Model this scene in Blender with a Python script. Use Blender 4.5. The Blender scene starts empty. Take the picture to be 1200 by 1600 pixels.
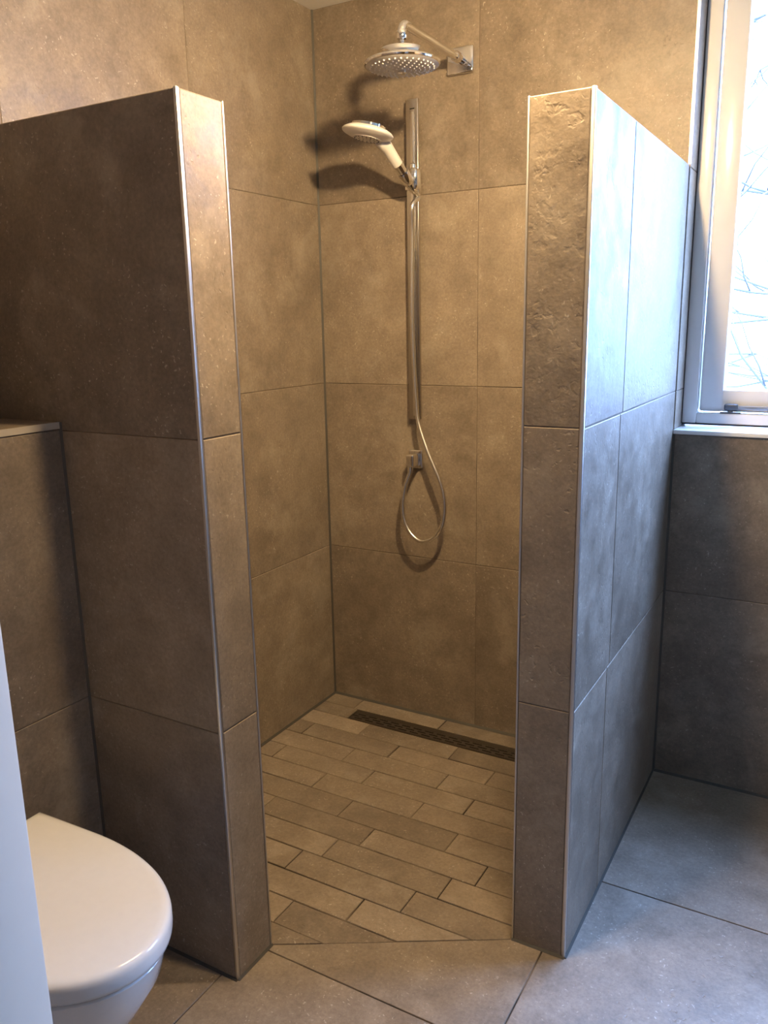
import bpy, bmesh, math, random
from mathutils import Vector, Matrix, Quaternion

random.seed(11)
SC = bpy.context.scene
COL = SC.collection

# ------------------------------------------------------------------ camera
CAM = Vector((1.6597, -2.4599, 1.4071))
YAW, PITCH, ROLL, FPX = math.radians(30.0613), math.radians(13.0486), math.radians(-1.0969), 1278.43
F = Vector((-math.sin(YAW) * math.cos(PITCH), math.cos(YAW) * math.cos(PITCH), -math.sin(PITCH)))
R0 = Vector((math.cos(YAW), math.sin(YAW), 0))
U0 = R0.cross(F)
R1 = R0 * math.cos(ROLL) + U0 * math.sin(ROLL)
U1 = -R0 * math.sin(ROLL) + U0 * math.cos(ROLL)
cam_data = bpy.data.cameras.new('camera')
cam = bpy.data.objects.new('camera', cam_data)
COL.objects.link(cam)
cam_data.sensor_fit = 'VERTICAL'
cam_data.sensor_height = 36.0
cam_data.lens = 36.0 * FPX / 1600.0
cam_data.clip_start = 0.02
cam.matrix_world = Matrix(((R1.x, U1.x, -F.x, CAM.x), (R1.y, U1.y, -F.y, CAM.y), (R1.z, U1.z, -F.z, CAM.z), (0, 0, 0, 1)))
SC.camera = cam

# ------------------------------------------------------------------ overcast daylight, exposure
SKY = (0.31, 0.50, 1.0)
SKY_STRENGTH = 77.0
LAMP_COLOUR = (1.0, 0.70, 0.36)
LAMP_A = 3200.0
LAMP_B = 1800.0
w = bpy.data.worlds.new('overcast_sky')
SC.world = w
w.use_nodes = True
bg = w.node_tree.nodes['Background']
bg.inputs['Color'].default_value = (*SKY, 1)
bg.inputs['Strength'].default_value = SKY_STRENGTH
# standard overcast sky: luminance (1 + 2 sin elevation) / 3, level below the horizon
_wt = w.node_tree
_g = _wt.nodes.new('ShaderNodeNewGeometry')
_s = _wt.nodes.new('ShaderNodeSeparateXYZ'); _wt.links.new(_g.outputs['Incoming'], _s.inputs[0])
_m = _wt.nodes.new('ShaderNodeMapRange'); _m.inputs['From Min'].default_value = 0.0; _m.inputs['From Max'].default_value = -1.0
_m.inputs['To Min'].default_value = SKY_STRENGTH / 3.0; _m.inputs['To Max'].default_value = SKY_STRENGTH
_wt.links.new(_s.outputs['Z'], _m.inputs['Value']); _wt.links.new(_m.outputs[0], bg.inputs['Strength'])
pd = bpy.data.lights.new('window_portal', 'AREA')
pd.shape = 'RECTANGLE'; pd.size = 1.88; pd.size_y = 1.28
pd.cycles.is_portal = True
po = bpy.data.objects.new('window_portal', pd)
po.location = (2.155, 0.185, 1.73); po.rotation_euler = (-math.pi / 2, 0, 0)
COL.objects.link(po)
SC.view_settings.view_transform = 'Standard'
SC.view_settings.look = 'None'
SC.view_settings.gamma = 1.0
SC.view_settings.use_curve_mapping = False
SC.view_settings.exposure = 0.0
SC.cycles.max_bounces = 8
SC.cycles.diffuse_bounces = 6

# ------------------------------------------------------------------ materials
def new_mat(name):
    m = bpy.data.materials.new(name); m.use_nodes = True
    nt = m.node_tree
    return m, nt, nt.nodes['Principled BSDF']

def nd(nt, t, **kw):
    n = nt.nodes.new(t)
    for k, v in kw.items():
        if k in n.inputs: n.inputs[k].default_value = v
        else: setattr(n, k, v)
    return n

def ramp(nt, src, stops):
    r = nt.nodes.new('ShaderNodeValToRGB')
    el = r.color_ramp.elements
    while len(el) < len(stops): el.new(0.5)
    for e, (p, c) in zip(el, stops):
        e.position = p
        e.color = (c, c, c, 1) if isinstance(c, (int, float)) else (*c, 1)
    nt.links.new(src, r.inputs['Fac'])
    return r.outputs['Color']

def mixc(nt, fac, a, b, mode='MIX'):
    m = nt.nodes.new('ShaderNodeMix'); m.data_type = 'RGBA'; m.blend_type = mode
    for idx, v in ((0, fac), (6, a), (7, b)):
        if hasattr(v, 'is_linked'): nt.links.new(v, m.inputs[idx])
        elif isinstance(v, (int, float)): m.inputs[idx].default_value = v
        else: m.inputs[idx].default_value = (*v, 1)
    return m.outputs[2]

def tile_mat(name, dark, light, fleck, rough=(0.36, 0.56), relief=1.0, vary=0.16, pitted=1.0):
    m, nt, b = new_mat(name)
    L = nt.links
    tc = nd(nt, 'ShaderNodeTexCoord')
    oi = nd(nt, 'ShaderNodeObjectInfo')
    sc = nd(nt, 'ShaderNodeVectorMath', operation='MULTIPLY_ADD')
    cx = nd(nt, 'ShaderNodeCombineXYZ')
    for i in range(3): L.new(oi.outputs['Random'], cx.inputs[i])
    L.new(cx.outputs[0], sc.inputs[0])
    sc.inputs[1].default_value = (37.0, 61.0, 23.0)
    L.new(tc.outputs['Object'], sc.inputs[2])
    V = sc.outputs[0]
    def noise(scale, detail=5.0, rough_=0.6, dist=0.0):
        n = nd(nt, 'ShaderNodeTexNoise', Scale=scale, Detail=detail, Roughness=rough_, Distortion=dist)
        L.new(V, n.inputs['Vector']); return n.outputs['Fac']
    big = noise(2.6, 4, 0.62, 0.3)
    mid = noise(13.0, 4, 0.65, 0.1)
    fine = noise(120.0, 3, 0.7)
    colour = mixc(nt, ramp(nt, big, [(0.25, 0.1), (0.75, 0.9)]), dark, light)
    colour = mixc(nt, 0.55, colour, mixc(nt, 1.0, colour, ramp(nt, mid, [(0.3, 0.62), (0.7, 1.25)]), 'MULTIPLY'))
    colour = mixc(nt, 0.5, colour, mixc(nt, 1.0, colour, ramp(nt, fine, [(0.3, 0.65), (0.7, 1.3)]), 'MULTIPLY'))
    # tone of each single tile
    tone = nd(nt, 'ShaderNodeMapRange')
    tone.inputs['To Min'].default_value = 1.0 - vary; tone.inputs['To Max'].default_value = 1.0 + vary
    L.new(oi.outputs['Random'], tone.inputs['Value'])
    tr = nd(nt, 'ShaderNodeCombineColor')
    for i in range(3): L.new(tone.outputs[0], tr.inputs[i])
    colour = mixc(nt, 1.0, colour, tr.outputs[0], 'MULTIPLY')
    # pale shell flecks, gathered in clusters
    wob = nd(nt, 'ShaderNodeTexNoise', Scale=55.0, Detail=2.0)
    L.new(V, wob.inputs['Vector'])
    add = nd(nt, 'ShaderNodeVectorMath', operation='MULTIPLY_ADD')
    L.new(wob.outputs['Color'], add.inputs[0]); add.inputs[1].default_value = (0.03, 0.03, 0.03); L.new(V, add.inputs[2])
    vor = nd(nt, 'ShaderNodeTexVoronoi', Scale=78.0)
    L.new(add.outputs[0], vor.inputs['Vector'])
    spot = ramp(nt, vor.outputs['Distance'], [(0.09, 1.0), (0.20, 0.0)])
    clus = ramp(nt, noise(6.5, 3, 0.6), [(0.40, 0.0), (0.62, 1.0)])
    fl = mixc(nt, 1.0, spot, clus, 'MULTIPLY')
    fm = nd(nt, 'ShaderNodeMath', operation='MULTIPLY'); L.new(fl, fm.inputs[0]); fm.inputs[1].default_value = 0.72
    smudge = ramp(nt, noise(5.5, 5, 0.70, 0.25), [(0.52, 0.0), (0.76, 0.30)])
    colour = mixc(nt, smudge, colour, fleck)
    colour = mixc(nt, fm.outputs[0], colour, fleck)
    L.new(colour, b.inputs['Base Color'])
    rr = ramp(nt, mid, [(0.3, rough[0]), (0.7, rough[1])])
    L.new(rr, b.inputs['Roughness'])
    b.inputs['Specular IOR Level'].default_value = 0.5
    # fine relief: low waves, pits, grain
    vor2 = nd(nt, 'ShaderNodeTexVoronoi', Scale=62.0); L.new(add.outputs[0], vor2.inputs['Vector'])
    pits = ramp(nt, vor2.outputs['Distance'], [(0.10, 0.0), (0.30, 1.0)])
    if pitted > 1: pits = ramp(nt, noise(46.0, 3, 0.5, 0.4), [(0.34, 0.0), (0.47, 1.0)])
    pm = mixc(nt, ramp(nt, noise(9.0, 3), [(0.50 - (0.10 if pitted > 1 else 0), 0.0), (0.62 - (0.06 if pitted > 1 else 0), 1.0)]), (1, 1, 1), pits)
    h1 = nd(nt, 'ShaderNodeBump', Strength=min(1.0, 0.5 * pitted), Distance=0.0014 if pitted <= 1 else 0.0011); L.new(pm, h1.inputs['Height'])
    h2 = nd(nt, 'ShaderNodeBump', Strength=0.32 * relief, Distance=0.0026); L.new(noise(38.0, 4, 0.55), h2.inputs['Height'])
    L.new(h1.outputs[0], h2.inputs['Normal'])
    h3 = nd(nt, 'ShaderNodeBump', Strength=0.22 * relief, Distance=0.0008); L.new(fine, h3.inputs['Height'])
    L.new(h2.outputs[0], h3.inputs['Normal'])
    L.new(h3.outputs[0], b.inputs['Normal'])
    return m

M_TILE = tile_mat('stone_look_wall_tile', (0.175, 0.138, 0.104), (0.285, 0.232, 0.178), (0.52, 0.46, 0.38))
M_ROUGH = tile_mat('stone_look_rough_tile', (0.175, 0.138, 0.104), (0.27, 0.22, 0.168), (0.48, 0.42, 0.34), relief=1.7, vary=0.03, pitted=1.2)
M_FLOOR = tile_mat('stone_look_floor_tile', (0.190, 0.152, 0.118), (0.305, 0.250, 0.195), (0.54, 0.48, 0.41), rough=(0.34, 0.54), vary=0.17)

def grout_mat(name, c1, c2, lo=0.42, hi=0.6):
    m, nt, b = new_mat(name)
    tc = nd(nt, 'ShaderNodeTexCoord')
    n = nd(nt, 'ShaderNodeTexNoise', Scale=5.0, Detail=4.0, Roughness=0.6)
    nt.links.new(tc.outputs['Object'], n.inputs['Vector'])
    nt.links.new(mixc(nt, ramp(nt, n.outputs['Fac'], [(lo, 0.0), (hi, 1.0)]), c1, c2), b.inputs['Base Color'])
    b.inputs['Roughness'].default_value = 0.85
    return m
M_GROUT = grout_mat('brown_wall_grout', (0.05, 0.037, 0.027), (0.18, 0.14, 0.105), 0.38, 0.56)
M_GROUTF = grout_mat('brown_floor_grout', (0.022, 0.015, 0.010), (0.17, 0.135, 0.10))

def plain(name, c, rough=0.5, metal=0.0, bump=0.0, bscale=60.0, spec=0.5, coat=0.0):
    m, nt, b = new_mat(name)
    tc = nd(nt, 'ShaderNodeTexCoord')
    n = nd(nt, 'ShaderNodeTexNoise', Scale=bscale, Detail=4.0)
    nt.links.new(tc.outputs['Object'], n.inputs['Vector'])
    k = [min(1.0, v * 1.03) for v in c]; d = [v * 0.97 for v in c]
    nt.links.new(mixc(nt, n.outputs['Fac'], d, k), b.inputs['Base Color'])
    b.inputs['Roughness'].default_value = rough
    b.inputs['Metallic'].default_value = metal
    b.inputs['Specular IOR Level'].default_value = spec
    b.inputs['Coat Weight'].default_value = coat
    if bump:
        bn = nd(nt, 'ShaderNodeBump', Strength=bump, Distance=0.001)
        nt.links.new(n.outputs['Fac'], bn.inputs['Height']); nt.links.new(bn.outputs[0], b.inputs['Normal'])
    return m

M_CHROME = plain('polished_chrome', (0.80, 0.79, 0.77), 0.07, 1.0)
M_HOSE = plain('steel_hose', (0.82, 0.80, 0.76), 0.26, 1.0)
M_RAIL = plain('satin_chrome', (0.55, 0.52, 0.48), 0.20, 1.0)
M_ALU = plain('brushed_aluminium', (0.62, 0.61, 0.60), 0.38, 1.0, 0.15, 300.0)
M_STEEL = plain('drain_steel', (0.30, 0.27, 0.24), 0.38, 1.0)
M_LEDGE = plain('beige_ledge_profile', (0.46, 0.41, 0.34), 0.45)
M_DARK = plain('painted_dark', (0.012, 0.010, 0.009), 0.7)
M_SILICONE = plain('grey_silicone', (0.065, 0.060, 0.051), 0.6)
M_CERAMIC = plain('white_ceramic', (0.70, 0.70, 0.69), 0.09, 0.0, coat=0.3)
M_LID = plain('white_duroplast', (0.66, 0.65, 0.63), 0.16, 0.0)
M_PLASTIC = plain('white_plastic', (0.74, 0.72, 0.69), 0.28)
M_GREYPL = plain('grey_spray_face', (0.50, 0.48, 0.46), 0.35)
M_PAINT = plain('white_window_paint', (0.74, 0.73, 0.72), 0.20, 0.0, 0.05, 25.0)
M_DOOR = plain('cream_door_paint', (0.76, 0.66, 0.54), 0.32, 0.0, 0.04, 30.0)
M_SILL = plain('white_sill_stone', (0.78, 0.78, 0.78), 0.30)
M_NOZZLE_GAP = plain('dark_nozzle_gap', (0.030, 0.030, 0.034), 0.6)
M_STAY = plain('grey_stay_metal', (0.10, 0.115, 0.14), 0.40, 0.6)
M_STAYBAR = plain('satin_stay_bar', (0.24, 0.26, 0.30), 0.40, 0.4)
M_PLASTER = plain('beige_hall_plaster', (0.36, 0.31, 0.25), 0.85, 0.0, 0.2, 120.0)
M_CEIL = plain('white_ceiling_paint', (0.78, 0.76, 0.72), 0.8, 0.0, 0.1, 90.0)
M_BARK = plain('grey_bark', (0.11, 0.10, 0.11), 0.9, 0.0, 0.5, 40.0)
M_GROUND = plain('garden_ground', (0.10, 0.11, 0.07), 0.95, 0.0, 0.6, 3.0)
M_HALL = plain('hall_floor_wood', (0.28, 0.20, 0.13), 0.5, 0.0, 0.1, 12.0)
M_LAMPBODY = plain('lamp_body_steel', (0.55, 0.54, 0.52), 0.3, 1.0)

def glass_mat():
    m = bpy.data.materials.new('window_glass'); m.use_nodes = True
    nt = m.node_tree; nt.nodes.remove(nt.nodes['Principled BSDF'])
    out = nt.nodes['Material Output']
    t = nd(nt, 'ShaderNodeBsdfTransparent'); t.inputs['Color'].default_value = (0.95, 0.97, 0.96, 1)
    g = nd(nt, 'ShaderNodeBsdfGlossy', Roughness=0.02)
    fr = nd(nt, 'ShaderNodeFresnel')
    geo = nd(nt, 'ShaderNodeNewGeometry')          # same reflectance on the way in and out of the thin pane
    mr = nd(nt, 'ShaderNodeMapRange'); mr.inputs['To Min'].default_value = 1.45; mr.inputs['To Max'].default_value = 1 / 1.45
    nt.links.new(geo.outputs['Backfacing'], mr.inputs['Value']); nt.links.new(mr.outputs[0], fr.inputs['IOR'])
    mx = nd(nt, 'ShaderNodeMixShader')
    nt.links.new(fr.outputs[0], mx.inputs[0]); nt.links.new(t.outputs[0], mx.inputs[1]); nt.links.new(g.outputs[0], mx.inputs[2])
    nt.links.new(mx.outputs[0], out.inputs['Surface'])
    return m
M_GLASS = glass_mat()

def emit_mat(name, c, s):
    m, nt, b = new_mat(name)
    b.inputs['Base Color'].default_value = (*c, 1)
    b.inputs['Emission Color'].default_value = (*c, 1)
    b.inputs['Emission Strength'].default_value = s
    return m
M_BULB_A = emit_mat('warm_bulb_shower', LAMP_COLOUR, LAMP_A)
M_BULB_B = emit_mat('warm_bulb_toilet', LAMP_COLOUR, LAMP_B)

# ------------------------------------------------------------------ mesh helpers
def finish(name, bm, mat, parent=None, loc=(0, 0, 0), smooth=False, angle=None):
    bmesh.ops.recalc_face_normals(bm, faces=bm.faces)
    me = bpy.data.meshes.new(name)
    bm.to_mesh(me); bm.free()
    me.materials.append(mat)
    if smooth:
        for p in me.polygons: p.use_smooth = True
        if angle is not None:
            me.set_sharp_from_angle(angle=math.radians(angle))
    o = bpy.data.objects.new(name, me)
    COL.objects.link(o)
    o.location = loc
    if parent is not None:
        o.parent = parent
    return o

def tag(o, label, cat, group=None, kind=None):
    o['label'] = label; o['category'] = cat
    if group: o['group'] = group
    if kind: o['kind'] = kind
    return o

def empty(name, loc):
    o = bpy.data.objects.new(name, None); COL.objects.link(o); o.location = loc
    o.empty_display_size = 0.05
    return o

def add_box(bm, a, b):
    x0, y0, z0 = a; x1, y1, z1 = b
    v = [bm.verts.new(p) for p in ((x0, y0, z0), (x1, y0, z0), (x1, y1, z0), (x0, y1, z0), (x0, y0, z1), (x1, y0, z1), (x1, y1, z1), (x0, y1, z1))]
    for f in ((0, 3, 2, 1), (4, 5, 6, 7), (0, 1, 5, 4), (1, 2, 6, 5), (2, 3, 7, 6), (3, 0, 4, 7)):
        bm.faces.new([v[i] for i in f])
    return v

def box(name, a, b, mat, parent=None, bevel=0.0, seg=2, rel=True):
    """box with its origin at the middle of its base, world coordinates a..b"""
    a = Vector(a); b = Vector(b)
    o = Vector(((a.x + b.x) / 2, (a.y + b.y) / 2, a.z))
    bm = bmesh.new()
    add_box(bm, a - o, b - o)
    if bevel:
        bmesh.ops.bevel(bm, geom=bm.edges[:], offset=bevel, segments=seg, affect='EDGES', profile=0.5)
    p = parent.location if parent is not None else Vector((0, 0, 0))
    return finish(name, bm, mat, parent, o - p, smooth=bool(bevel), angle=35 if bevel else None)

def basis_for(d):
    d = d.normalized()
    u = d.orthogonal().normalized()
    return u, d.cross(u)

def add_tube(bm, pts, radii, seg=12, caps=True):
    pts = [Vector(p) for p in pts]
    if not hasattr(radii, '__len__'): radii = [radii] * len(pts)
    tans = []
    for i in range(len(pts)):
        a = pts[max(i - 1, 0)]; b = pts[min(i + 1, len(pts) - 1)]
        t = (b - a)
        if t.length < 1e-9: t = tans[-1] if tans else Vector((0, 0, 1))
        tans.append(t.normalized())
    u, v = basis_for(tans[0])
    rings = []
    for i, p in enumerate(pts):
        if i:
            q = tans[i - 1].rotation_difference(tans[i]); u = q @ u
            u = (u - tans[i] * u.dot(tans[i])).normalized()
        v = tans[i].cross(u)
        rings.append([bm.verts.new(p + (u * math.cos(2 * math.pi * k / seg) + v * math.sin(2 * math.pi * k / seg)) * radii[i]) for k in range(seg)])
    for a, b in zip(rings, rings[1:]):
        for k in range(seg):
            bm.faces.new((a[k], a[(k + 1) % seg], b[(k + 1) % seg], b[k]))
    if caps:
        bm.faces.new(rings[0][::-1]); bm.faces.new(rings[-1])

def tube(name, pts, radii, mat, parent=None, seg=12, angle=40):
    bm = bmesh.new()
    p = parent.location if parent is not None else Vector((0, 0, 0))
    add_tube(bm, [Vector(q) - p for q in pts], radii, seg)
    return finish(name, bm, mat, parent, smooth=True, angle=angle)

def spline(pts, n=8):
    pts = [Vector(p) for p in pts]
    P = [pts[0] * 2 - pts[1]] + pts + [pts[-1] * 2 - pts[-2]]
    out = []
    for i in range(1, len(P) - 2):
        p0, p1, p2, p3 = P[i - 1:i + 3]
        for k in range(n):
            t = k / n
            out.append(0.5 * ((2 * p1) + (p2 - p0) * t + (2 * p0 - 5 * p1 + 4 * p2 - p3) * t * t + (3 * p1 - p0 - 3 * p2 + p3) * t ** 3))
    out.append(pts[-1])
    return out

def add_lathe(bm, prof, mat4=None, seg=40):
    """prof: list of (r, z) round the local z axis"""
    rings = []
    for r, z in prof:
        if r < 1e-6:
            rings.append([bm.verts.new((0, 0, z))])
        else:
            rings.append([bm.verts.new((r * math.cos(2 * math.pi * k / seg), r * math.sin(2 * math.pi * k / seg), z)) for k in range(seg)])
    for a, b in zip(rings, rings[1:]):
        for k in range(seg):
            k2 = (k + 1) % seg
            if len(a) == 1 and len(b) == 1: continue
            if len(a) == 1: bm.faces.new((a[0], b[k2], b[k]))
            elif len(b) == 1: bm.faces.new((a[k], a[k2], b[0]))
            else: bm.faces.new((a[k], a[k2], b[k2], b[k]))
    if mat4 is not None:
        vs = [v for r in rings for v in r]
        bmesh.ops.transform(bm, matrix=mat4, verts=vs)

def lathe(name, prof, mat, parent=None, mat4=None, seg=40, angle=38):
    bm = bmesh.new()
    add_lathe(bm, prof, mat4, seg)
    return finish(name, bm, mat, parent, smooth=True, angle=angle)

# ------------------------------------------------------------------ tiles
def clip_half(poly, n, d):
    """keep n.p <= d"""
    out = []
    for i in range(len(poly)):
        a, b = poly[i], poly[(i + 1) % len(poly)]
        da = n[0] * a[0] + n[1] * a[1] - d; db = n[0] * b[0] + n[1] * b[1] - d
        if da <= 0: out.append(a)
        if da * db < 0:
            t = da / (da - db); out.append((a[0] + (b[0] - a[0]) * t, a[1] + (b[1] - a[1]) * t))
    return out

def inset(poly, e):
    """move every side of a convex ccw polygon inwards by e"""
    n = len(poly); res = []
    for i in range(n):
        p0, p1, p2 = Vector(poly[i - 1]), Vector(poly[i]), Vector(poly[(i + 1) % n])
        d1 = (p1 - p0).normalized(); d2 = (p2 - p1).normalized()
        n1 = Vector((-d1.y, d1.x)); n2 = Vector((-d2.y, d2.x))
        den = 1 + n1.dot(n2)
        res.append(tuple(p1 + (n1 + n2) * (e / max(den, 0.2))))
    return res

def area(poly):
    return 0.5 * sum(poly[i - 1][0] * poly[i][1] - poly[i][0] * poly[i - 1][1] for i in range(len(poly)))

def slab(name, poly, frame, depth, mat, parent, gap=0.0020, chamfer=0.0012, proud=0.0):
    """poly (convex, in plane coordinates u,v); frame = (origin, u axis, v axis, outward normal)"""
    if area(poly) < 0: poly = poly[::-1]
    poly = inset(poly, gap / 2)
    if abs(area(poly)) < 2e-4: return None
    o, u, v, n = frame
    cx = sum(p[0] for p in poly) / len(poly); cy = sum(p[1] for p in poly) / len(poly)
    top = inset(poly, chamfer)
    bm = bmesh.new()
    P = lambda p, h: u * (p[0] - cx) + v * (p[1] - cy) + n * h
    r0 = [bm.verts.new(P(p, -depth)) for p in poly]
    r1 = [bm.verts.new(P(p, proud - chamfer)) for p in poly]
    r2 = [bm.verts.new(P(p, proud)) for p in top]
    k = len(poly)
    for a, b in ((r0, r1), (r1, r2)):
        for i in range(k): bm.faces.new((a[i], a[(i + 1) % k], b[(i + 1) % k], b[i]))
    bm.faces.new(r2); bm.faces.new(r0[::-1])
    loc = o + u * cx + v * cy - (parent.location if parent else Vector((0, 0, 0)))
    return finish(name, bm, mat, parent, loc)

X, Y, Z = Vector((1, 0, 0)), Vector((0, 1, 0)), Vector((0, 0, 1))
O = Vector((0, 0, 0))
FLOORF = (O, X, Y, Z)
def rect(a, b, c, d): return [(a, c), (b, c), (b, d), (a, d)]
DEPTH = 0.006
REC = 0.0016          # how far the joints lie behind the tile face

def core(name, boxes, mat, label, cat):
    """one mesh of a few boxes: the body of a wall behind its tiles"""
    bm = bmesh.new()
    for a, b in boxes: add_box(bm, a, b)
    o = finish(name, bm, mat)
    tag(o, label, cat, kind='structure')
    return o

# measured room; its unseen right end is chosen
XL, YL1, YL2 = 0.600, -1.311, -1.189            # left shower partition: end, front face, rear face
XR1, XR2, YR = 1.083, 1.208, -0.906             # right shower partition
HW = 1.806                                      # top of both partitions
XB, HB = 0.2136, 1.216                          # boxed-in cistern
XW = 3.30; CEIL = 2.40; YF = -1.957
WX0, WX1, WZ0, WZ1 = XR2, 3.10, 1.077, 2.375     # window opening; unseen right part and top enlarged to let in more daylight
RV = 0.10                                       # reveal depth

# ------------------------------------------------------------------ floor
floor = core('floor', [((-0.02, YF - 0.13, -0.14), (XW, 0.02, -0.0028))], M_GROUTF,
             'brown stone-look tiled floor of the bathroom with a shower of narrow strip tiles', 'floor')
A2, B2 = Vector((0.600, -1.189)), Vector((1.083, -0.906))
dd = (B2 - A2).normalized(); DN = (-dd.y, dd.x); DC = DN[0] * A2.x + DN[1] * A2.y   # shower side: DN.p > DC
gx = [-0.043, 0.557, 1.157, 1.757, 2.357, 2.957, XW]
gy = [-2.087, -1.807, -1.207, -0.607, -0.004]
for i in range(len(gx) - 1):
    for j in range(len(gy) - 1):
        x0, x1, y0, y1 = max(gx[i], 0), gx[i + 1], gy[j], gy[j + 1]
        if (i <= 1 and j == 3) or (i == 0 and j == 2): continue                  # inside the shower
        p = rect(x0, x1, y0, y1)
        if i == 1 and j == 2: p = clip_half(p, DN, DC)
        if len(p) >= 3: slab('floor_tile', p, FLOORF, 0.02, M_FLOOR, floor, gap=0.0034, chamfer=0.0010)
rows = [0.0, -0.079, -0.157, -0.243, -0.330, -0.420, -0.507, -0.597, -0.689, -0.777, -0.865, -0.952, -1.042, -1.128, -1.189]
starts = [0.133, 0.157, 0.253, 0.071, 0.297, 0.077, 0.300, 0.105, 0.234, 0.170, 0.111, 0.360, 0.207, 0.02]
LEN = 0.3495
DRX0, DRX1, DRY0, DRY1 = 0.154, 0.930, -0.158, -0.098
for r in range(len(rows) - 1):
    ys = (rows[r + 1], rows[r])
    cuts = [0.004]
    x = starts[r]
    while x - LEN > 0.03: x -= LEN
    while x < XR1 - 0.03:
        cuts.append(x); x += LEN
    cuts.append(XR1 - 0.002)
    if r == 1: cuts = [0.004, DRX0]
    for a, b in zip(cuts, cuts[1:]):
        p = rect(a, b, *ys)
        p = clip_half(p, (-DN[0], -DN[1]), -DC)
        if len(p) >= 3:
            slab('strip_tile', p, FLOORF, 0.02, M_FLOOR, floor, gap=random.choice((0.0022, 0.0034, 0.005)), chamfer=0.0011, proud=random.uniform(-0.0010, 0.0003))
slab('strip_tile', rect(DRX1, XR1 - 0.002, DRY0, -0.079), FLOORF, 0.02, M_FLOOR, floor, gap=0.004)

# ------------------------------------------------------------------ back wall (holds the window)
YB = REC
wall_back = core('wall_back', [((-0.25, YB, 0), (WX0, 0.18, CEIL)), ((WX1, YB, 0), (XW + 0.12, 0.18, CEIL)),
                               ((WX0, YB, 0), (WX1, 0.18, WZ0)), ((WX0, YB, WZ1), (WX1, 0.18, CEIL))], M_GROUT,
                 'brown stone-look tiled wall behind the shower and under the window', 'wall')
BF = (O, X, Z, -Y)
zr = [0.0, 0.599, 1.199, 1.799, CEIL]
for k in range(4):
    z0, z1 = zr[k], zr[k + 1]
    for x0, x1 in ((0.0, 0.592), (0.592, XR2)):
        if x0 > 0.5 and k < 3: x1 = XR1 + 0.004
        slab('wall_tile', rect(x0, x1, z0, z1), BF, DEPTH, M_TILE, wall_back)
for x0, x1 in ((XR2, 1.808), (1.808, 2.408), (2.408, WX1), (WX1, XW)):
    for z0, z1 in ((0, 0.602), (0.602, WZ0)):
        slab('wall_tile', rect(x0, x1, z0, z1), BF, DEPTH, M_TILE, wall_back)
for z0, z1 in ((WZ0, 1.2), (1.2, 1.8), (1.8, CEIL)):
    slab('wall_tile', rect(WX1, XW, z0, z1), BF, DEPTH, M_TILE, wall_back)
slab('wall_tile', rect(XR2, WX1, WZ1, CEIL), BF, DEPTH, M_TILE, wall_back)
# reveal tiles left of the window, flush with the partition
RF = (Vector((XR2 + 0.0025, 0, 0)), Y, Z, X)
for z0, z1 in ((WZ0 + 0.012, 1.2), (1.2, 1.8), (1.8, WZ1)):
    slab('reveal_tile', rect(0.0, RV + 0.002, z0, z1), RF, 0.005, M_TILE, wall_back)
box('corner_profile', (XR2 - 0.004, -0.0012, HW + 0.001), (XR2 + 0.0035, 0.004, WZ1), M_ALU, wall_back)

# ------------------------------------------------------------------ left wall
wall_left = core('wall_left', [((-0.20, YF - 0.13, 0), (-REC, 0.0, CEIL))], M_GROUT,
                 'brown stone-look tiled wall left of the shower corner and above the toilet ledge', 'wall')
LF = (O, Y, Z, X)
yl = [-0.0, -0.608, -1.208, -1.808, YF]
for i in range(4):
    for k in range(4):
        if k < 2 and i >= 2: continue
        slab('wall_tile', rect(yl[i + 1], yl[i], zr[k], zr[k + 1]), LF, DEPTH, M_TILE, wall_left)

# silicone fillets of the shower corner and floor edge
def fillet(name, p, d, a, b, s, parent):
    """triangular bead from p along d; a, b the two legs' directions"""
    bm = bmesh.new()
    p = Vector(p); d = Vector(d); a = Vector(a) * s; b = Vector(b) * s
    v0 = [bm.verts.new(q) for q in (p, p + a, p + b)]
    v1 = [bm.verts.new(q + d) for q in (p, p + a, p + b)]
    for i in range(3): bm.faces.new((v0[i], v0[(i + 1) % 3], v1[(i + 1) % 3], v1[i]))
    bm.faces.new(v0[::-1]); bm.faces.new(v1)
    return finish(name, bm, M_SILICONE, parent)
fillet('silicone_joint', (0.0005, -0.0005, 0), (0, 0, CEIL), X, -Y, 0.0055, wall_back)
fillet('silicone_joint', (0, -0.0005, 0.0003), (XR1, 0, 0), -Y, Z, 0.007, wall_back)
fillet('silicone_joint', (0.0005, 0, 0.0003), (0, YL2, 0), X, Z, 0.006, wall_left)
fillet('silicone_joint', (XR2, -0.0005, 0.0003), (XW - XR2, 0, 0), -Y, Z, 0.006, wall_back)

# ------------------------------------------------------------------ shower partitions
def profile(parent, x0, x1, y0, y1, h=HW):
    return box('corner_profile', (x0, y0, 0.001), (x1, y1, h + 0.0012), M_ALU, parent, bevel=0.0016, seg=2)

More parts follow.
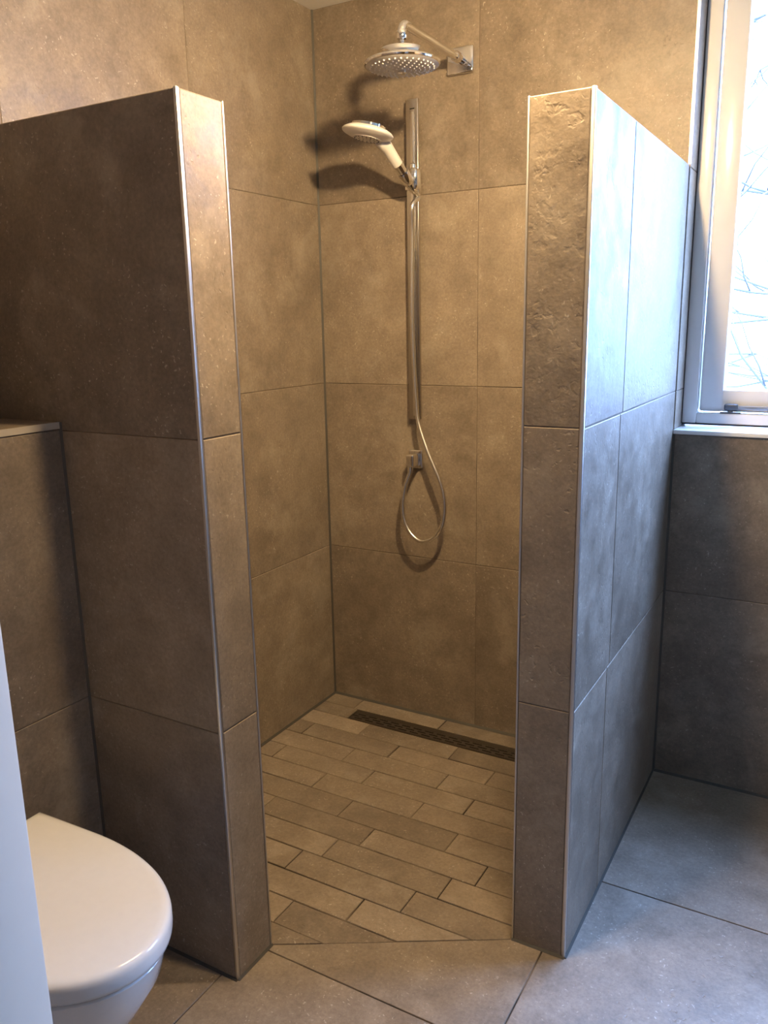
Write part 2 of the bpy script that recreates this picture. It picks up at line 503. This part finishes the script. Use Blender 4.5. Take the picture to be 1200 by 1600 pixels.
wl = core('wall_shower_left', [((0.002, YL1 + REC, 0.0005), (XL - REC, YL2 - REC, HW - REC))], M_GROUT,
          'tiled half-height shower partition beside the toilet, jutting from the left wall', 'partition wall')
PF, PR = 0.0075, 0.0035
zt = [0.0, 0.594, 1.198, HW]
for k in range(3):
    slab('wall_tile', rect(0.002, XL - 0.0015, zt[k], zt[k + 1]), (Vector((0, YL1, 0)), X, Z, -Y), DEPTH, M_TILE, wl)
    slab('wall_tile', rect(0.002, XL - 0.0015, zt[k], zt[k + 1]), (Vector((0, YL2, 0)), X, Z, Y), DEPTH, M_TILE, wl)
    slab('edge_tile', rect(YL1 + PF, YL2 - PR, zt[k], zt[k + 1]), (Vector((XL, 0, 0)), Y, Z, X), DEPTH, M_TILE, wl, gap=0.003)
slab('top_tile', rect(0.002, XL, YL1, YL2), (Vector((0, 0, HW)), X, Y, Z), DEPTH, M_TILE, wl)
profile(wl, XL - 0.006, XL + 0.0012, YL1 - 0.0012, YL1 + PF)
profile(wl, XL - 0.004, XL + 0.0012, YL2 - PR, YL2 + 0.0012)
fillet('silicone_joint', (XL, YL1, 0.0003), (0, YL2 - YL1, 0), X, Z, 0.005, wl)
fillet('silicone_joint', (XB, YL1 - 0.0003, 0), (0, 0, HB), X, -Y, 0.0045, wl)
fillet('silicone_joint', (XB, YL1 - 0.0003, 0.0003), (XL - XB, 0, 0), -Y, Z, 0.005, wl)

wr = core('wall_shower_right', [((XR1 + REC, YR + REC, 0.0005), (XR2 - REC, -0.001, HW - REC))], M_GROUT,
          'tiled half-height shower partition beside the window, jutting from the back wall', 'partition wall')
zt = [0.0, 0.602, 1.200, HW]
jy = [(-0.640), (-0.622), (-0.605)]
for k in range(3):
    fr = (Vector((XR2, 0, 0)), Y, Z, X)
    slab('wall_tile', rect(YR + PF, jy[k], zt[k], zt[k + 1]), fr, DEPTH, M_TILE, wr, gap=0.0034)
    slab('wall_tile', rect(jy[k], -0.0035, zt[k], zt[k + 1]), fr, DEPTH, M_TILE, wr, gap=0.0034)
    fr = (Vector((XR1, 0, 0)), Y, Z, -X)
    slab('wall_tile', rect(YR + 0.004, -0.605, zt[k], zt[k + 1]), fr, DEPTH, M_TILE, wr)
    slab('wall_tile', rect(-0.605, -0.0035, zt[k], zt[k + 1]), fr, DEPTH, M_TILE, wr)
    slab('edge_tile', rect(XR1 + PR, XR2 - PF, zt[k], zt[k + 1]), (Vector((0, YR, 0)), X, Z, -Y), DEPTH, M_ROUGH if k == 2 else M_TILE, wr, gap=0.0022)
slab('top_tile', rect(XR1, XR2, YR, -0.0035), (Vector((0, 0, HW)), X, Y, Z), DEPTH, M_TILE, wr)
profile(wr, XR2 - PF, XR2 + 0.0012, YR - 0.0012, YR + 0.006)
profile(wr, XR1 - 0.0012, XR1 + PR, YR - 0.0012, YR + 0.004)
fillet('silicone_joint', (XR1, YR, 0.0003), (XR2 - XR1, 0, 0), -Y, Z, 0.005, wr)
fillet('silicone_joint', (XR2, YR, 0.0003), (0, -YR, 0), X, Z, 0.005, wr)
fillet('silicone_joint', (XR2, -0.0005, 0), (0, 0, WZ0), X, -Y, 0.006, wr)

# ------------------------------------------------------------------ boxed-in cistern behind the toilet
wb = core('wall_toilet', [((0.0005, YF + 0.001, 0.0005), (XB - REC, YL1 - 0.001, HB - 0.012))], M_GROUT,
          'low tiled cistern box with a ledge on top, behind the toilet', 'wall')
fr = (Vector((XB, 0, 0)), Y, Z, X)
for y0, y1 in ((YF + 0.001, -1.911), (-1.911, YL1 - 0.0015)):
    for z0, z1 in ((0, 0.594), (0.594, HB - 0.0155)):
        slab('wall_tile', rect(y0, y1, z0, z1), fr, DEPTH, M_TILE, wb)
for y0, y1 in ((YF + 0.001, -1.911), (-1.911, YL1 - 0.0015)):
    slab('ledge_tile', rect(0.001, XB - 0.002, y0, y1), (Vector((0, 0, HB)), X, Y, Z), 0.012, M_TILE, wb)
box('ledge_profile', (XB - 0.002, YF + 0.001, HB - 0.0135), (XB + 0.0012, YL1 - 0.0015, HB + 0.0005), M_LEDGE, wb)

# ------------------------------------------------------------------ rest of the shell
ceiling = core('ceiling', [((-0.20, YF - 0.13, CEIL), (XW + 0.12, 0.18, CEIL + 0.12))], M_CEIL, 'white painted bathroom ceiling', 'ceiling')
wall_right = core('wall_right', [((XW, YF - 0.13, 0), (XW + 0.12, 0.0, CEIL))], M_GROUT, 'brown stone-look tiled wall opposite the shower', 'wall')
for y0, y1 in ((-0.6, -0.003), (-1.2, -0.6), (-1.8, -1.2), (YF, -1.8)):
    for k in range(4):
        slab('wall_tile', rect(y0, y1, zr[k], zr[k + 1]), (Vector((XW - 0.001, 0, 0)), Y, Z, -X), 0.0005, M_TILE, wall_right)
DX0, DX1, DZ = 0.87, 1.82, 2.08
wall_front = core('wall_front', [((0.0, YF - 0.13, 0), (DX0, YF, CEIL)), ((DX1, YF - 0.13, 0), (XW, YF, CEIL)), ((DX0, YF - 0.13, DZ), (DX1, YF, CEIL))],
                  M_GROUT, 'brown stone-look tiled wall with the doorway', 'wall')
for k in range(4):
    for x0, x1 in ((0.001, 0.47), (0.47, DX0), (DX1, XW - 0.002)):
        slab('wall_tile', rect(x0, x1, zr[k], zr[k + 1]), (Vector((0, YF + 0.001, 0)), X, Z, Y), 0.0005, M_TILE, wall_front)
door = empty('door_1', (DX0, YF - 0.065, 0))
tag(door, 'white painted door frame at the left edge of the picture', 'door frame', kind='structure')
box('door_jamb', (DX0 + 0.0005, YF - 0.14, 0.001), (0.90, YF, DZ - 0.001), M_DOOR, door, bevel=0.003)
box('door_jamb', (DX1 - 0.03, YF - 0.14, 0.001), (DX1 - 0.0005, YF, DZ - 0.001), M_DOOR, door, bevel=0.003)
box('door_head', (0.90, YF - 0.14, DZ - 0.031), (DX1 - 0.03, YF, DZ - 0.001), M_DOOR, door, bevel=0.003)
HY0, HY1 = YF - 1.30, YF - 0.13
core('floor_hall', [((0.2, HY0, -0.12), (XW, HY1, 0.0))], M_HALL, 'plain wooden hall floor outside the bathroom door', 'floor')
core('ceiling_hall', [((0.2, HY0, CEIL), (XW, HY1, CEIL + 0.12))], M_CEIL, 'white hall ceiling outside the bathroom door', 'ceiling')
core('wall_hall_back', [((0.2, HY0 - 0.12, 0), (XW, HY0, CEIL))], M_PLASTER, 'beige hall wall facing the bathroom door', 'wall')
core('wall_hall_left', [((0.2, HY0, 0), (0.3, HY1, CEIL))], M_PLASTER, 'beige hall end wall on the toilet side', 'wall')
core('wall_hall_right', [((XW, HY0, 0), (XW + 0.12, HY1, CEIL))], M_PLASTER, 'beige hall end wall on the window side', 'wall')

# ------------------------------------------------------------------ window
win = empty('window_1', ((WX0 + WX1) / 2, RV + 0.03, WZ0))
tag(win, 'white painted window with a casement, beside the shower', 'window', kind='structure')
FY0, FY1 = RV, RV + 0.075
fx0, fx1, fz0, fz1 = WX0 + 0.004, WX1 - 0.002, WZ0 + 0.022, WZ1 - 0.002
FWD = 0.040
def member(n, a, b, bev=0.003, mat=None): return box(n, a, b, mat or M_PAINT, win, bevel=bev)
member('frame_stile', (fx0, FY0, fz0), (fx0 + FWD, FY1, fz1))
member('frame_stile', (fx1 - FWD, FY0, fz0), (fx1, FY1, fz1))
member('frame_rail', (fx0 + FWD, FY0, fz0), (fx1 - FWD, FY1, fz0 + 0.030))
member('frame_rail', (fx0 + FWD, FY0, fz1 - FWD), (fx1 - FWD, FY1, fz1))
member('mullion', (2.125, FY0, fz0 + 0.030), (2.175, FY1, fz1 - FWD))
# casements, set back from the frame face
SY0, SY1 = FY0 + 0.020, FY1 - 0.002
SW = 0.064
sz0, sz1 = fz0 + 0.034, fz1 - FWD - 0.004
for sx0, sx1 in ((fx0 + FWD + 0.004, 2.121), (2.179, fx1 - FWD - 0.004)):
    member('sash_stile', (sx0, SY0, sz0), (sx0 + SW, SY1, sz1), 0.006)
    member('sash_stile', (sx1 - SW, SY0, sz0), (sx1, SY1, sz1), 0.006)
    member('sash_rail', (sx0 + SW - 0.004, SY0 + 0.0006, sz0), (sx1 - SW + 0.004, SY1, sz0 + SW), 0.006)
    member('sash_rail', (sx0 + SW - 0.004, SY0 + 0.0006, sz1 - SW), (sx1 - SW + 0.004, SY1, sz1), 0.006)
    box('glass_pane', (sx0 + SW - 0.006, SY0 + 0.022, sz0 + SW - 0.006), (sx1 - SW + 0.006, SY0 + 0.026, sz1 - SW + 0.006), M_GLASS, win)
box('gap_strip', (fx0 - 0.0035, FY0 + 0.003, fz0), (fx0 - 0.0002, FY1 - 0.01, fz1), M_NOZZLE_GAP, win)  # near-black strips painted in for the dark gap round the frame
box('gap_strip', (fx0, FY0 + 0.003, fz0 - 0.005), (fx1, FY1 - 0.01, fz0 - 0.0003), M_NOZZLE_GAP, win)
box('window_sill', (WX0 + 0.0005, -0.006, WZ0 + 0.0005), (WX1 - 0.0005, RV + 0.06, WZ0 + 0.0125), M_SILL, win, bevel=0.0015)
# casement stay lying along the bottom
stay = empty('window_stay', (1.345, FY0 + 0.010, fz0 + 0.030))
tag(stay, 'grey metal casement stay lying along the bottom of the window', 'window stay')
sz = fz0 + 0.0305
box('base_plate', (1.316, FY0 + 0.002, sz), (1.372, FY0 + 0.018, sz + 0.004), M_STAY, stay, bevel=0.0015)
tube('pivot_post', [(1.343, FY0 + 0.010, sz + 0.004), (1.343, FY0 + 0.010, sz + 0.012)], [0.008, 0.006], M_STAY, stay)
box('end_cap', (1.326, FY0 + 0.001, sz + 0.009), (1.364, FY0 + 0.019, sz + 0.028), M_STAY, stay, bevel=0.005, seg=3)
box('stay_bar', (1.360, FY0 + 0.004, sz + 0.013), (1.72, FY0 + 0.015, sz + 0.023), M_STAYBAR, stay, bevel=0.002)
box('rest_peg', (1.64, FY0 + 0.003, sz), (1.67, FY0 + 0.017, sz + 0.013), M_STAY, stay, bevel=0.002)

# ------------------------------------------------------------------ toilet
TC = -1.685
def d_outline(xb, x0, tip, hw, n=26, back=0.97):
    pts = []
    for i in range(n + 1):
        t = math.sin(i / n * math.pi / 2)
        pts.append((x0 + (tip - x0) * t, hw * max(0.0, 1 - t ** 2.2) ** 0.5))
    half = [(xb, hw * back), (xb + (x0 - xb) * 0.5, hw * (back + 1) / 2)] + pts
    full = [(x, TC + h) for x, h in half] + [(x, TC - h) for x, h in half[:-1][::-1]]
    return full
def loft(name, secs, mat, parent, cap0=True, cap1=True, angle=50):
    bm = bmesh.new(); L = parent.location
    rings = [[bm.verts.new((x - L.x, y - L.y, z - L.z)) for x, y in pts] for z, pts in secs]
    n = len(rings[0])
    for a, b in zip(rings, rings[1:]):
        for i in range(n): bm.faces.new((a[i], a[(i + 1) % n], b[(i + 1) % n], b[i]))
    if cap0: bm.faces.new(rings[0][::-1])
    if cap1: bm.faces.new(rings[-1])
    return finish(name, bm, mat, parent, smooth=True, angle=angle)
toilet = empty('toilet', (XB + 0.27, TC, 0.0))
tag(toilet, 'white wall-hung toilet with its lid closed', 'toilet')
secs = []
for z, tip, hw, x0 in ((0.075, 0.46, 0.085, 0.30), (0.085, 0.50, 0.105, 0.31), (0.12, 0.56, 0.125, 0.33), (0.18, 0.625, 0.145, 0.36),
                       (0.25, 0.685, 0.160, 0.39), (0.32, 0.728, 0.173, 0.42), (0.365, 0.742, 0.179, 0.435), (0.380, 0.747, 0.181, 0.44), (0.3835, 0.744, 0.178, 0.44)):
    secs.append((z, d_outline(XB + 0.0035, x0, tip, hw, back=1.0)))
loft('bowl', secs, M_CERAMIC, toilet)
loft('seat', [(0.3837, d_outline(0.270, 0.44, 0.738, 0.174)), (0.3915, d_outline(0.270, 0.44, 0.738, 0.174))], M_PLASTIC, toilet)
ls = []
for z, e in ((0.3917, 0.004), (0.394, 0.0008), (0.400, 0.0), (0.416, 0.0), (0.423, 0.0014), (0.4275, 0.0045), (0.430, 0.010), (0.4315, 0.020)):
    ls.append((z, d_outline(0.262 + e, 0.44, 0.757 - e, 0.187 - e)))
loft('lid', ls, M_LID, toilet)
for s in (-1, 1):
    tube('hinge', [(0.252, TC + s * 0.09 - 0.02, 0.395), (0.252, TC + s * 0.09 + 0.02, 0.395)], 0.009, M_CHROME, toilet)

# ------------------------------------------------------------------ overhead shower
HX, HYY, HZ = 0.540, -0.385, 2.165
sh = empty('overhead_shower', (0.534, -0.0005, 2.165))
tag(sh, 'round chrome rain shower head on a straight wall arm', 'shower head')
def rel(p, par): return Vector(p) - par.location
def rbox(name, c, half, mat, par, bev, seg=4, rot=None):
    bm = bmesh.new()
    add_box(bm, -Vector(half), Vector(half))
    bmesh.ops.bevel(bm, geom=bm.edges[:], offset=bev, segments=seg, affect='EDGES', profile=0.5)
    o = finish(name, bm, mat, par, rel(c, par), smooth=True, angle=40)
    if rot: o.rotation_euler = rot
    return o
rbox('wall_plate', (0.534, -0.0075, 2.165), (0.0435, 0.0065, 0.0375), M_CHROME, sh, 0.006)
bend = 0.024
arm = [Vector((HX, -0.012, HZ)), Vector((HX, -0.12, HZ)), Vector((HX, -0.24, HZ)), Vector((HX, HYY + bend, HZ))]
for k in range(1, 9):
    a = k / 8 * math.pi / 2
    arm.append(Vector((HX, HYY + bend - bend * math.sin(a), HZ - bend + bend * math.cos(a))))
arm.append(Vector((HX, HYY, 2.134)))
tube('arm', arm, 0.0115, M_CHROME, sh, 20)
tube('arm_collar', [(HX, -0.010, HZ), (HX, -0.055, HZ), (HX, -0.060, HZ)], [0.0150, 0.0150, 0.0118], M_CHROME, sh, 20)
Tm = Matrix.Translation(rel((HX, HYY, 0), sh))
lathe('neck_nut', [(0, 2.146), (0.0130, 2.146), (0.0140, 2.144), (0.0140, 2.129), (0.0125, 2.126), (0, 2.126)], M_CHROME, sh, Tm, 24)
lathe('ball_joint', [(0, 2.128), (0.0060, 2.127), (0.0075, 2.119), (0.0065, 2.112), (0.0160, 2.109), (0.0170, 2.102), (0, 2.102)], M_CHROME, sh, Tm, 24)
lathe('head_body', [(0, 2.1015), (0.052, 2.1010), (0.0580, 2.0995), (0.0600, 2.0960), (0.0600, 2.0835), (0.0615, 2.0825), (0.082, 2.0775), (0.0955, 2.0725), (0.0995, 2.0700), (0.1010, 2.0665), (0.0995, 2.0630), (0.096, 2.0615)], M_CHROME, sh, Tm, 56)
face = lathe('spray_face', [(0.0975, 2.0622), (0.092, 2.0595), (0.070, 2.0545), (0.042, 2.0510), (0.014, 2.0495), (0, 2.0495)], M_GREYPL, sh, Tm, 56)
bm = bmesh.new()
for ring, n in ((0.024, 9), (0.036, 14), (0.048, 19), (0.060, 24), (0.072, 29), (0.084, 34)):
    zf = 2.0502 + 0.0085 * (ring / 0.090) ** 2
    for k in range(n):
        a = 2 * math.pi * (k + 0.5 * (n % 2)) / n
        c = rel((HX + ring * math.cos(a), HYY + ring * math.sin(a), zf), sh)
        add_tube(bm, [c + Vector((0, 0, 0.002)), c - Vector((0, 0, 0.0028))], [0.0025, 0.0019], 6)
o = finish('nozzles', bm, M_PLASTIC, face, smooth=True, angle=40); o['kind'] = 'stuff'
lathe('face_button', [(0.011, 2.050), (0.011, 2.0445), (0.009, 2.0435), (0, 2.0432)], M_CHROME, face, Tm, 24)

# ------------------------------------------------------------------ rail with slider
RX = 0.3785
rail = empty('shower_rail', (RX, -0.0005, 1.088))
tag(rail, 'flat vertical chrome shower rail on the back wall', 'shower rail')
rbox('rail_bar', (RX, -0.0225, 1.583), (0.0215, 0.0065, 0.495), M_RAIL, rail, 0.003, 3)
rbox('rail_rib', (RX + 0.003, -0.0305, 1.570), (0.0065, 0.0030, 0.470), M_CHROME, rail, 0.0018, 2)
for z in (1.115, 2.050):
    rbox('wall_mount', (RX, -0.0095, z), (0.017, 0.0085, 0.022), M_CHROME, rail, 0.003, 2)
box('reflection_mark', (RX - 0.006, -0.0297, 2.0475), (RX + 0.010, -0.0285, 2.0505), M_DARK, rail)  # dark bars painted in for reflections in the chrome rail
box('reflection_mark', (RX - 0.005, -0.0297, 2.017), (RX - 0.0025, -0.0285, 2.041), M_DARK, rail)
rbox('slider', (RX + 0.017, -0.050, 1.840), (0.0165, 0.0150, 0.034), M_CHROME, rail, 0.013, 5)
rbox('slider_clamp', (RX, -0.0235, 1.842), (0.0245, 0.0105, 0.030), M_CHROME, rail, 0.004, 3)
hd = Vector((-0.02, -0.085, 0.078)).normalized()
hb = Vector((RX + 0.006, -0.082, 1.842))
u, v = basis_for(hd)
tube('holder_cup', [hb - hd * 0.022, hb - hd * 0.018, hb + hd * 0.016, hb + hd * 0.020], [0.0165, 0.0185, 0.0195, 0.0185], M_CHROME, rail, 24)
tube('holder_knob', [(RX + 0.012, -0.046, 1.868), (RX + 0.012, -0.046, 1.884), (RX + 0.012, -0.046, 1.887)], [0.012, 0.011, 0.008], M_CHROME, rail, 20)

# ------------------------------------------------------------------ hand shower resting in the holder
hs = empty('hand_shower', tuple(hb - hd * 0.024))
tag(hs, 'white hand shower with a round spray disc, clipped to the rail', 'hand shower')
def along(t): return hb + hd * t
tube('handle_tip', [along(-0.060), along(-0.050), along(-0.024)], [0.0095, 0.0120, 0.0140], M_CHROME, hs, 24)
tube('handle_grip', [along(0.021), along(0.050)], [0.0160, 0.0165], M_CHROME, hs, 24)
neck_top = along(0.122)
tube('handle', [along(0.050), along(0.058), along(0.085), along(0.105), along(0.116), along(0.128) + Vector((-0.002, -0.008, -0.001)), along(0.136) + Vector((-0.004, -0.020, -0.001))], [0.0165, 0.0168, 0.0172, 0.0180, 0.0190, 0.0185, 0.0150], M_PLASTIC, hs, 24)
fn = Vector((-0.165, -0.10, -1.0)).normalized()            # way the spray face looks
dc = Vector((0.342, -0.235, 1.951))
q = Vector((0, 0, -1)).rotation_difference(fn)
HM = Matrix.Translation(dc - hs.location) @ q.to_matrix().to_4x4()
lathe('spray_head', [(0, 0.0135), (0.040, 0.0130), (0.060, 0.0090), (0.0725, 0.0025), (0.0765, -0.0020), (0.0760, -0.0055), (0.072, -0.0085), (0.058, -0.0145), (0.040, -0.0190), (0.020, -0.0205), (0, -0.0208)], M_PLASTIC, hs, HM, 48, angle=60)
lathe('chrome_cap', [(0, 0.0205), (0.046, 0.0200), (0.0505, 0.0180), (0.0510, 0.0105), (0.030, 0.0110)], M_CHROME, hs, HM, 40)
fc = lathe('spray_face', [(0.043, -0.0180), (0.0425, -0.0200), (0.028, -0.0215), (0, -0.0220)], M_PLASTIC, hs, HM, 40)
bm = bmesh.new()
for ring, n in ((0.012, 6), (0.024, 12), (0.036, 18)):
    for k in range(n):
        a = 2 * math.pi * k / n
        c = Vector((ring * math.cos(a), ring * math.sin(a), -0.0208))
        add_tube(bm, [HM @ c, HM @ (c + Vector((0, 0, -0.0016)))], [0.0019, 0.0016], 6)
o = finish('nozzles', bm, M_NOZZLE_GAP, fc, smooth=True, angle=40); o['kind'] = 'stuff'

# ------------------------------------------------------------------ hose and its wall outlet
h0 = along(-0.062)
hose_pts = [h0, h0 - hd * 0.018, (0.394, -0.060, 1.760), (0.388, -0.050, 1.68), (0.383, -0.0465, 1.55), (0.382, -0.046, 1.413), (0.388, -0.046, 1.25), (0.397, -0.050, 1.140),
            (0.408, -0.056, 1.075), (0.447, -0.066, 0.985), (0.490, -0.072, 0.900), (0.508, -0.074, 0.845), (0.511, -0.075, 0.790), (0.500, -0.076, 0.740),
            (0.470, -0.076, 0.698), (0.425, -0.075, 0.680), (0.385, -0.073, 0.700), (0.357, -0.070, 0.745), (0.349, -0.066, 0.800), (0.356, -0.060, 0.862), (0.370, -0.055, 0.905), (0.3725, -0.0545, 0.913)]
hose = tube('shower_hose', spline(hose_pts, 10), 0.0072, M_HOSE, None, 12)
tag(hose, 'slim silver shower hose hanging in a loop below the rail', 'shower hose')
outlet = empty('hose_outlet', (0.372, -0.0005, 0.950))
tag(outlet, 'small chrome wall outlet that feeds the hanging hose loop', 'wall outlet')
rbox('wall_plate', (0.372, -0.0070, 0.950), (0.026, 0.006, 0.032), M_CHROME, outlet, 0.005, 3)
rbox('outlet_body', (0.3745, -0.036, 0.950), (0.0145, 0.026, 0.022), M_CHROME, outlet, 0.006, 4)
tube('hose_nut', [(0.3735, -0.0540, 0.930), (0.3732, -0.0542, 0.921), (0.3728, -0.0545, 0.912)], [0.0098, 0.0105, 0.0090], M_CHROME, outlet, 16)

# ------------------------------------------------------------------ linear drain
drain = empty('shower_drain', ((DRX0 + DRX1) / 2, (DRY0 + DRY1) / 2, -0.012))
tag(drain, 'long dark steel slotted shower drain set in the strip tiles', 'drain')
def dbox(name, a, b, mat, par=None):
    return box(name, a, b, mat, par or drain)
dbox('channel_shade', (DRX0 + 0.002, DRY0 + 0.002, -0.0026), (DRX1 - 0.002, DRY1 + 0.017, -0.0018), M_DARK)  # thin near-black sheet, painted shade for the hollow under the slots
bm = bmesh.new()
for a, b in (((DRX0 + 0.002, DRY0 + 0.0015, -0.002), (DRX1 - 0.002, DRY0 + 0.005, 0.0002)), ((DRX0 + 0.002, DRY1 - 0.001, -0.002), (DRX1 - 0.002, DRY1 + 0.0175, -0.0003)),
             ((DRX0 + 0.002, DRY0 + 0.005, -0.002), (DRX0 + 0.006, DRY1 - 0.001, 0.0002)), ((DRX1 - 0.006, DRY0 + 0.005, -0.002), (DRX1 - 0.002, DRY1 - 0.001, 0.0002))):
    add_box(bm, rel(a, drain), rel(b, drain))
finish('frame', bm, M_STEEL, drain)
# grate: a plate pierced by three staggered rows of slots
bm = bmesh.new()
gx0, gx1, gy0, gy1 = DRX0 + 0.008, DRX1 - 0.008, DRY0 + 0.007, DRY1 - 0.003
nr = 3; pitch = 0.046; slot = 0.034
rh = (gy1 - gy0) / (nr * 2 + 1)
for r in range(nr * 2 + 1):
    a, b = gy0 + r * rh, gy0 + (r + 1) * rh
    if r % 2 == 0:
        add_box(bm, rel((gx0, a, -0.0016), drain), rel((gx1, b, 0.0), drain))
    else:
        x = gx0 - ((r // 2) % 2) * pitch * 0.5
        while x < gx1:
            p, q2 = max(x, gx0), min(x + pitch - slot, gx1)
            if q2 - p > 0.001: add_box(bm, rel((p, a, -0.0016), drain), rel((q2, b, 0.0), drain))
            x += pitch
finish('grate', bm, M_STEEL, drain)

# ------------------------------------------------------------------ ceiling spotlights (above the frame)
LA, LB = Vector((1.13, -0.975, 2.16)), Vector((1.02, -1.245, 2.17))
mid = (LA + LB) / 2
lamp = empty('ceiling_spotlight', (mid.x, mid.y, CEIL))
tag(lamp, 'steel ceiling lamp with two swivelling spots above the shower entrance', 'ceiling lamp')
dv = (LB - LA); dv.z = 0; dv.normalize()
bm = bmesh.new()
add_box(bm, (-0.24, -0.03, -0.028), (0.24, 0.03, -0.0005))
bmesh.ops.bevel(bm, geom=bm.edges[:], offset=0.004, segments=2, affect='EDGES')
o = finish('mounting_bar', bm, M_LAMPBODY, lamp, smooth=True, angle=40)
o.rotation_euler = (0, 0, math.atan2(dv.y, dv.x))
def spot(c, aim, bulb):
    d = (Vector(aim) - c).normalized()
    qm = Matrix.Translation(c - lamp.location) @ Vector((0, 0, -1)).rotation_difference(d).to_matrix().to_4x4()
    cup = lathe('lamp_shade', [(0.020, 0.055), (0.033, 0.050), (0.038, 0.030), (0.040, -0.004), (0.0385, -0.004), (0.0365, 0.030), (0.030, 0.046), (0, 0.048)], M_LAMPBODY, lamp, qm, 32)
    lathe('bulb', [(0.0, -0.003), (0.020, -0.0025), (0.028, 0.001), (0.030, 0.006), (0.024, 0.020), (0, 0.030)], bulb, cup, qm, 28)
    tube('lamp_arm', [c - d * 0.052, c - d * 0.066, Vector((c.x - d.x * 0.07, c.y - d.y * 0.07, CEIL - 0.05)), Vector((c.x, c.y, CEIL - 0.026))], 0.006, M_LAMPBODY, lamp, 10)
spot(LA, (0.35, -0.25, 1.35), M_BULB_A)
spot(LB, (0.45, -1.75, 0.9), M_BULB_B)

# ------------------------------------------------------------------ bare tree outside the window
rt = random.Random(5)
tree = empty('bare_tree', (2.5, 3.3, -0.6))
tag(tree, 'bare leafless tree outside the window', 'tree')
trunk = [(2.5, 3.3, -0.6), (2.45, 3.32, 0.3), (2.32, 3.3, 1.0), (2.25, 3.35, 1.8), (2.3, 3.4, 2.7), (2.2, 3.45, 3.6)]
tube('trunk', spline(trunk, 4), [0.12 - 0.10 * i / 20 for i in range(21)], M_BARK, tree, 10)
def grow(bm, p, d, L, r, depth):
    pts = [p]
    for k in range(4):
        d = (d + Vector((rt.uniform(-.25, .25), rt.uniform(-.25, .25), rt.uniform(-.18, .22)))).normalized()
        pts.append(pts[-1] + d * L / 4)
    add_tube(bm, [q - tree.location for q in pts], [r * (1 - 0.14 * i) for i in range(5)], 5)
    if depth:
        for i in (1, 2, 3, 4):
            for _ in range(1 if i < 4 else 2):
                nd_ = (d + Vector((rt.uniform(-.9, .9), rt.uniform(-.7, .7), rt.uniform(-.7, .8)))).normalized()
                grow(bm, pts[i], nd_, L * rt.uniform(0.45, 0.65), r * 0.58, depth - 1)
for z, dx, dz, L in ((0.75, -1, 0.10, 1.6), (1.1, -1, 0.05, 1.5), (0.55, -1, 0.05, 1.5), (0.95, -1, 0.22, 1.7), (1.5, -1, 0.1, 1.6), (2.0, -1, 0.35, 1.6), (2.7, -0.8, 0.5, 1.5), (1.2, 0.9, 0.5, 1.4), (2.3, 0.9, 0.6, 1.4)):
    bm = bmesh.new()
    grow(bm, Vector((2.35, 3.33, z)), Vector((dx, rt.uniform(-.2, .2), dz)).normalized(), L, 0.018, 2)
    finish('branch', bm, M_BARK, tree, smooth=True)
gr = core('ground', [((-20, 0.32, -0.75), (25, 40, -0.6))], M_GROUND, 'garden ground outside the window', 'ground')
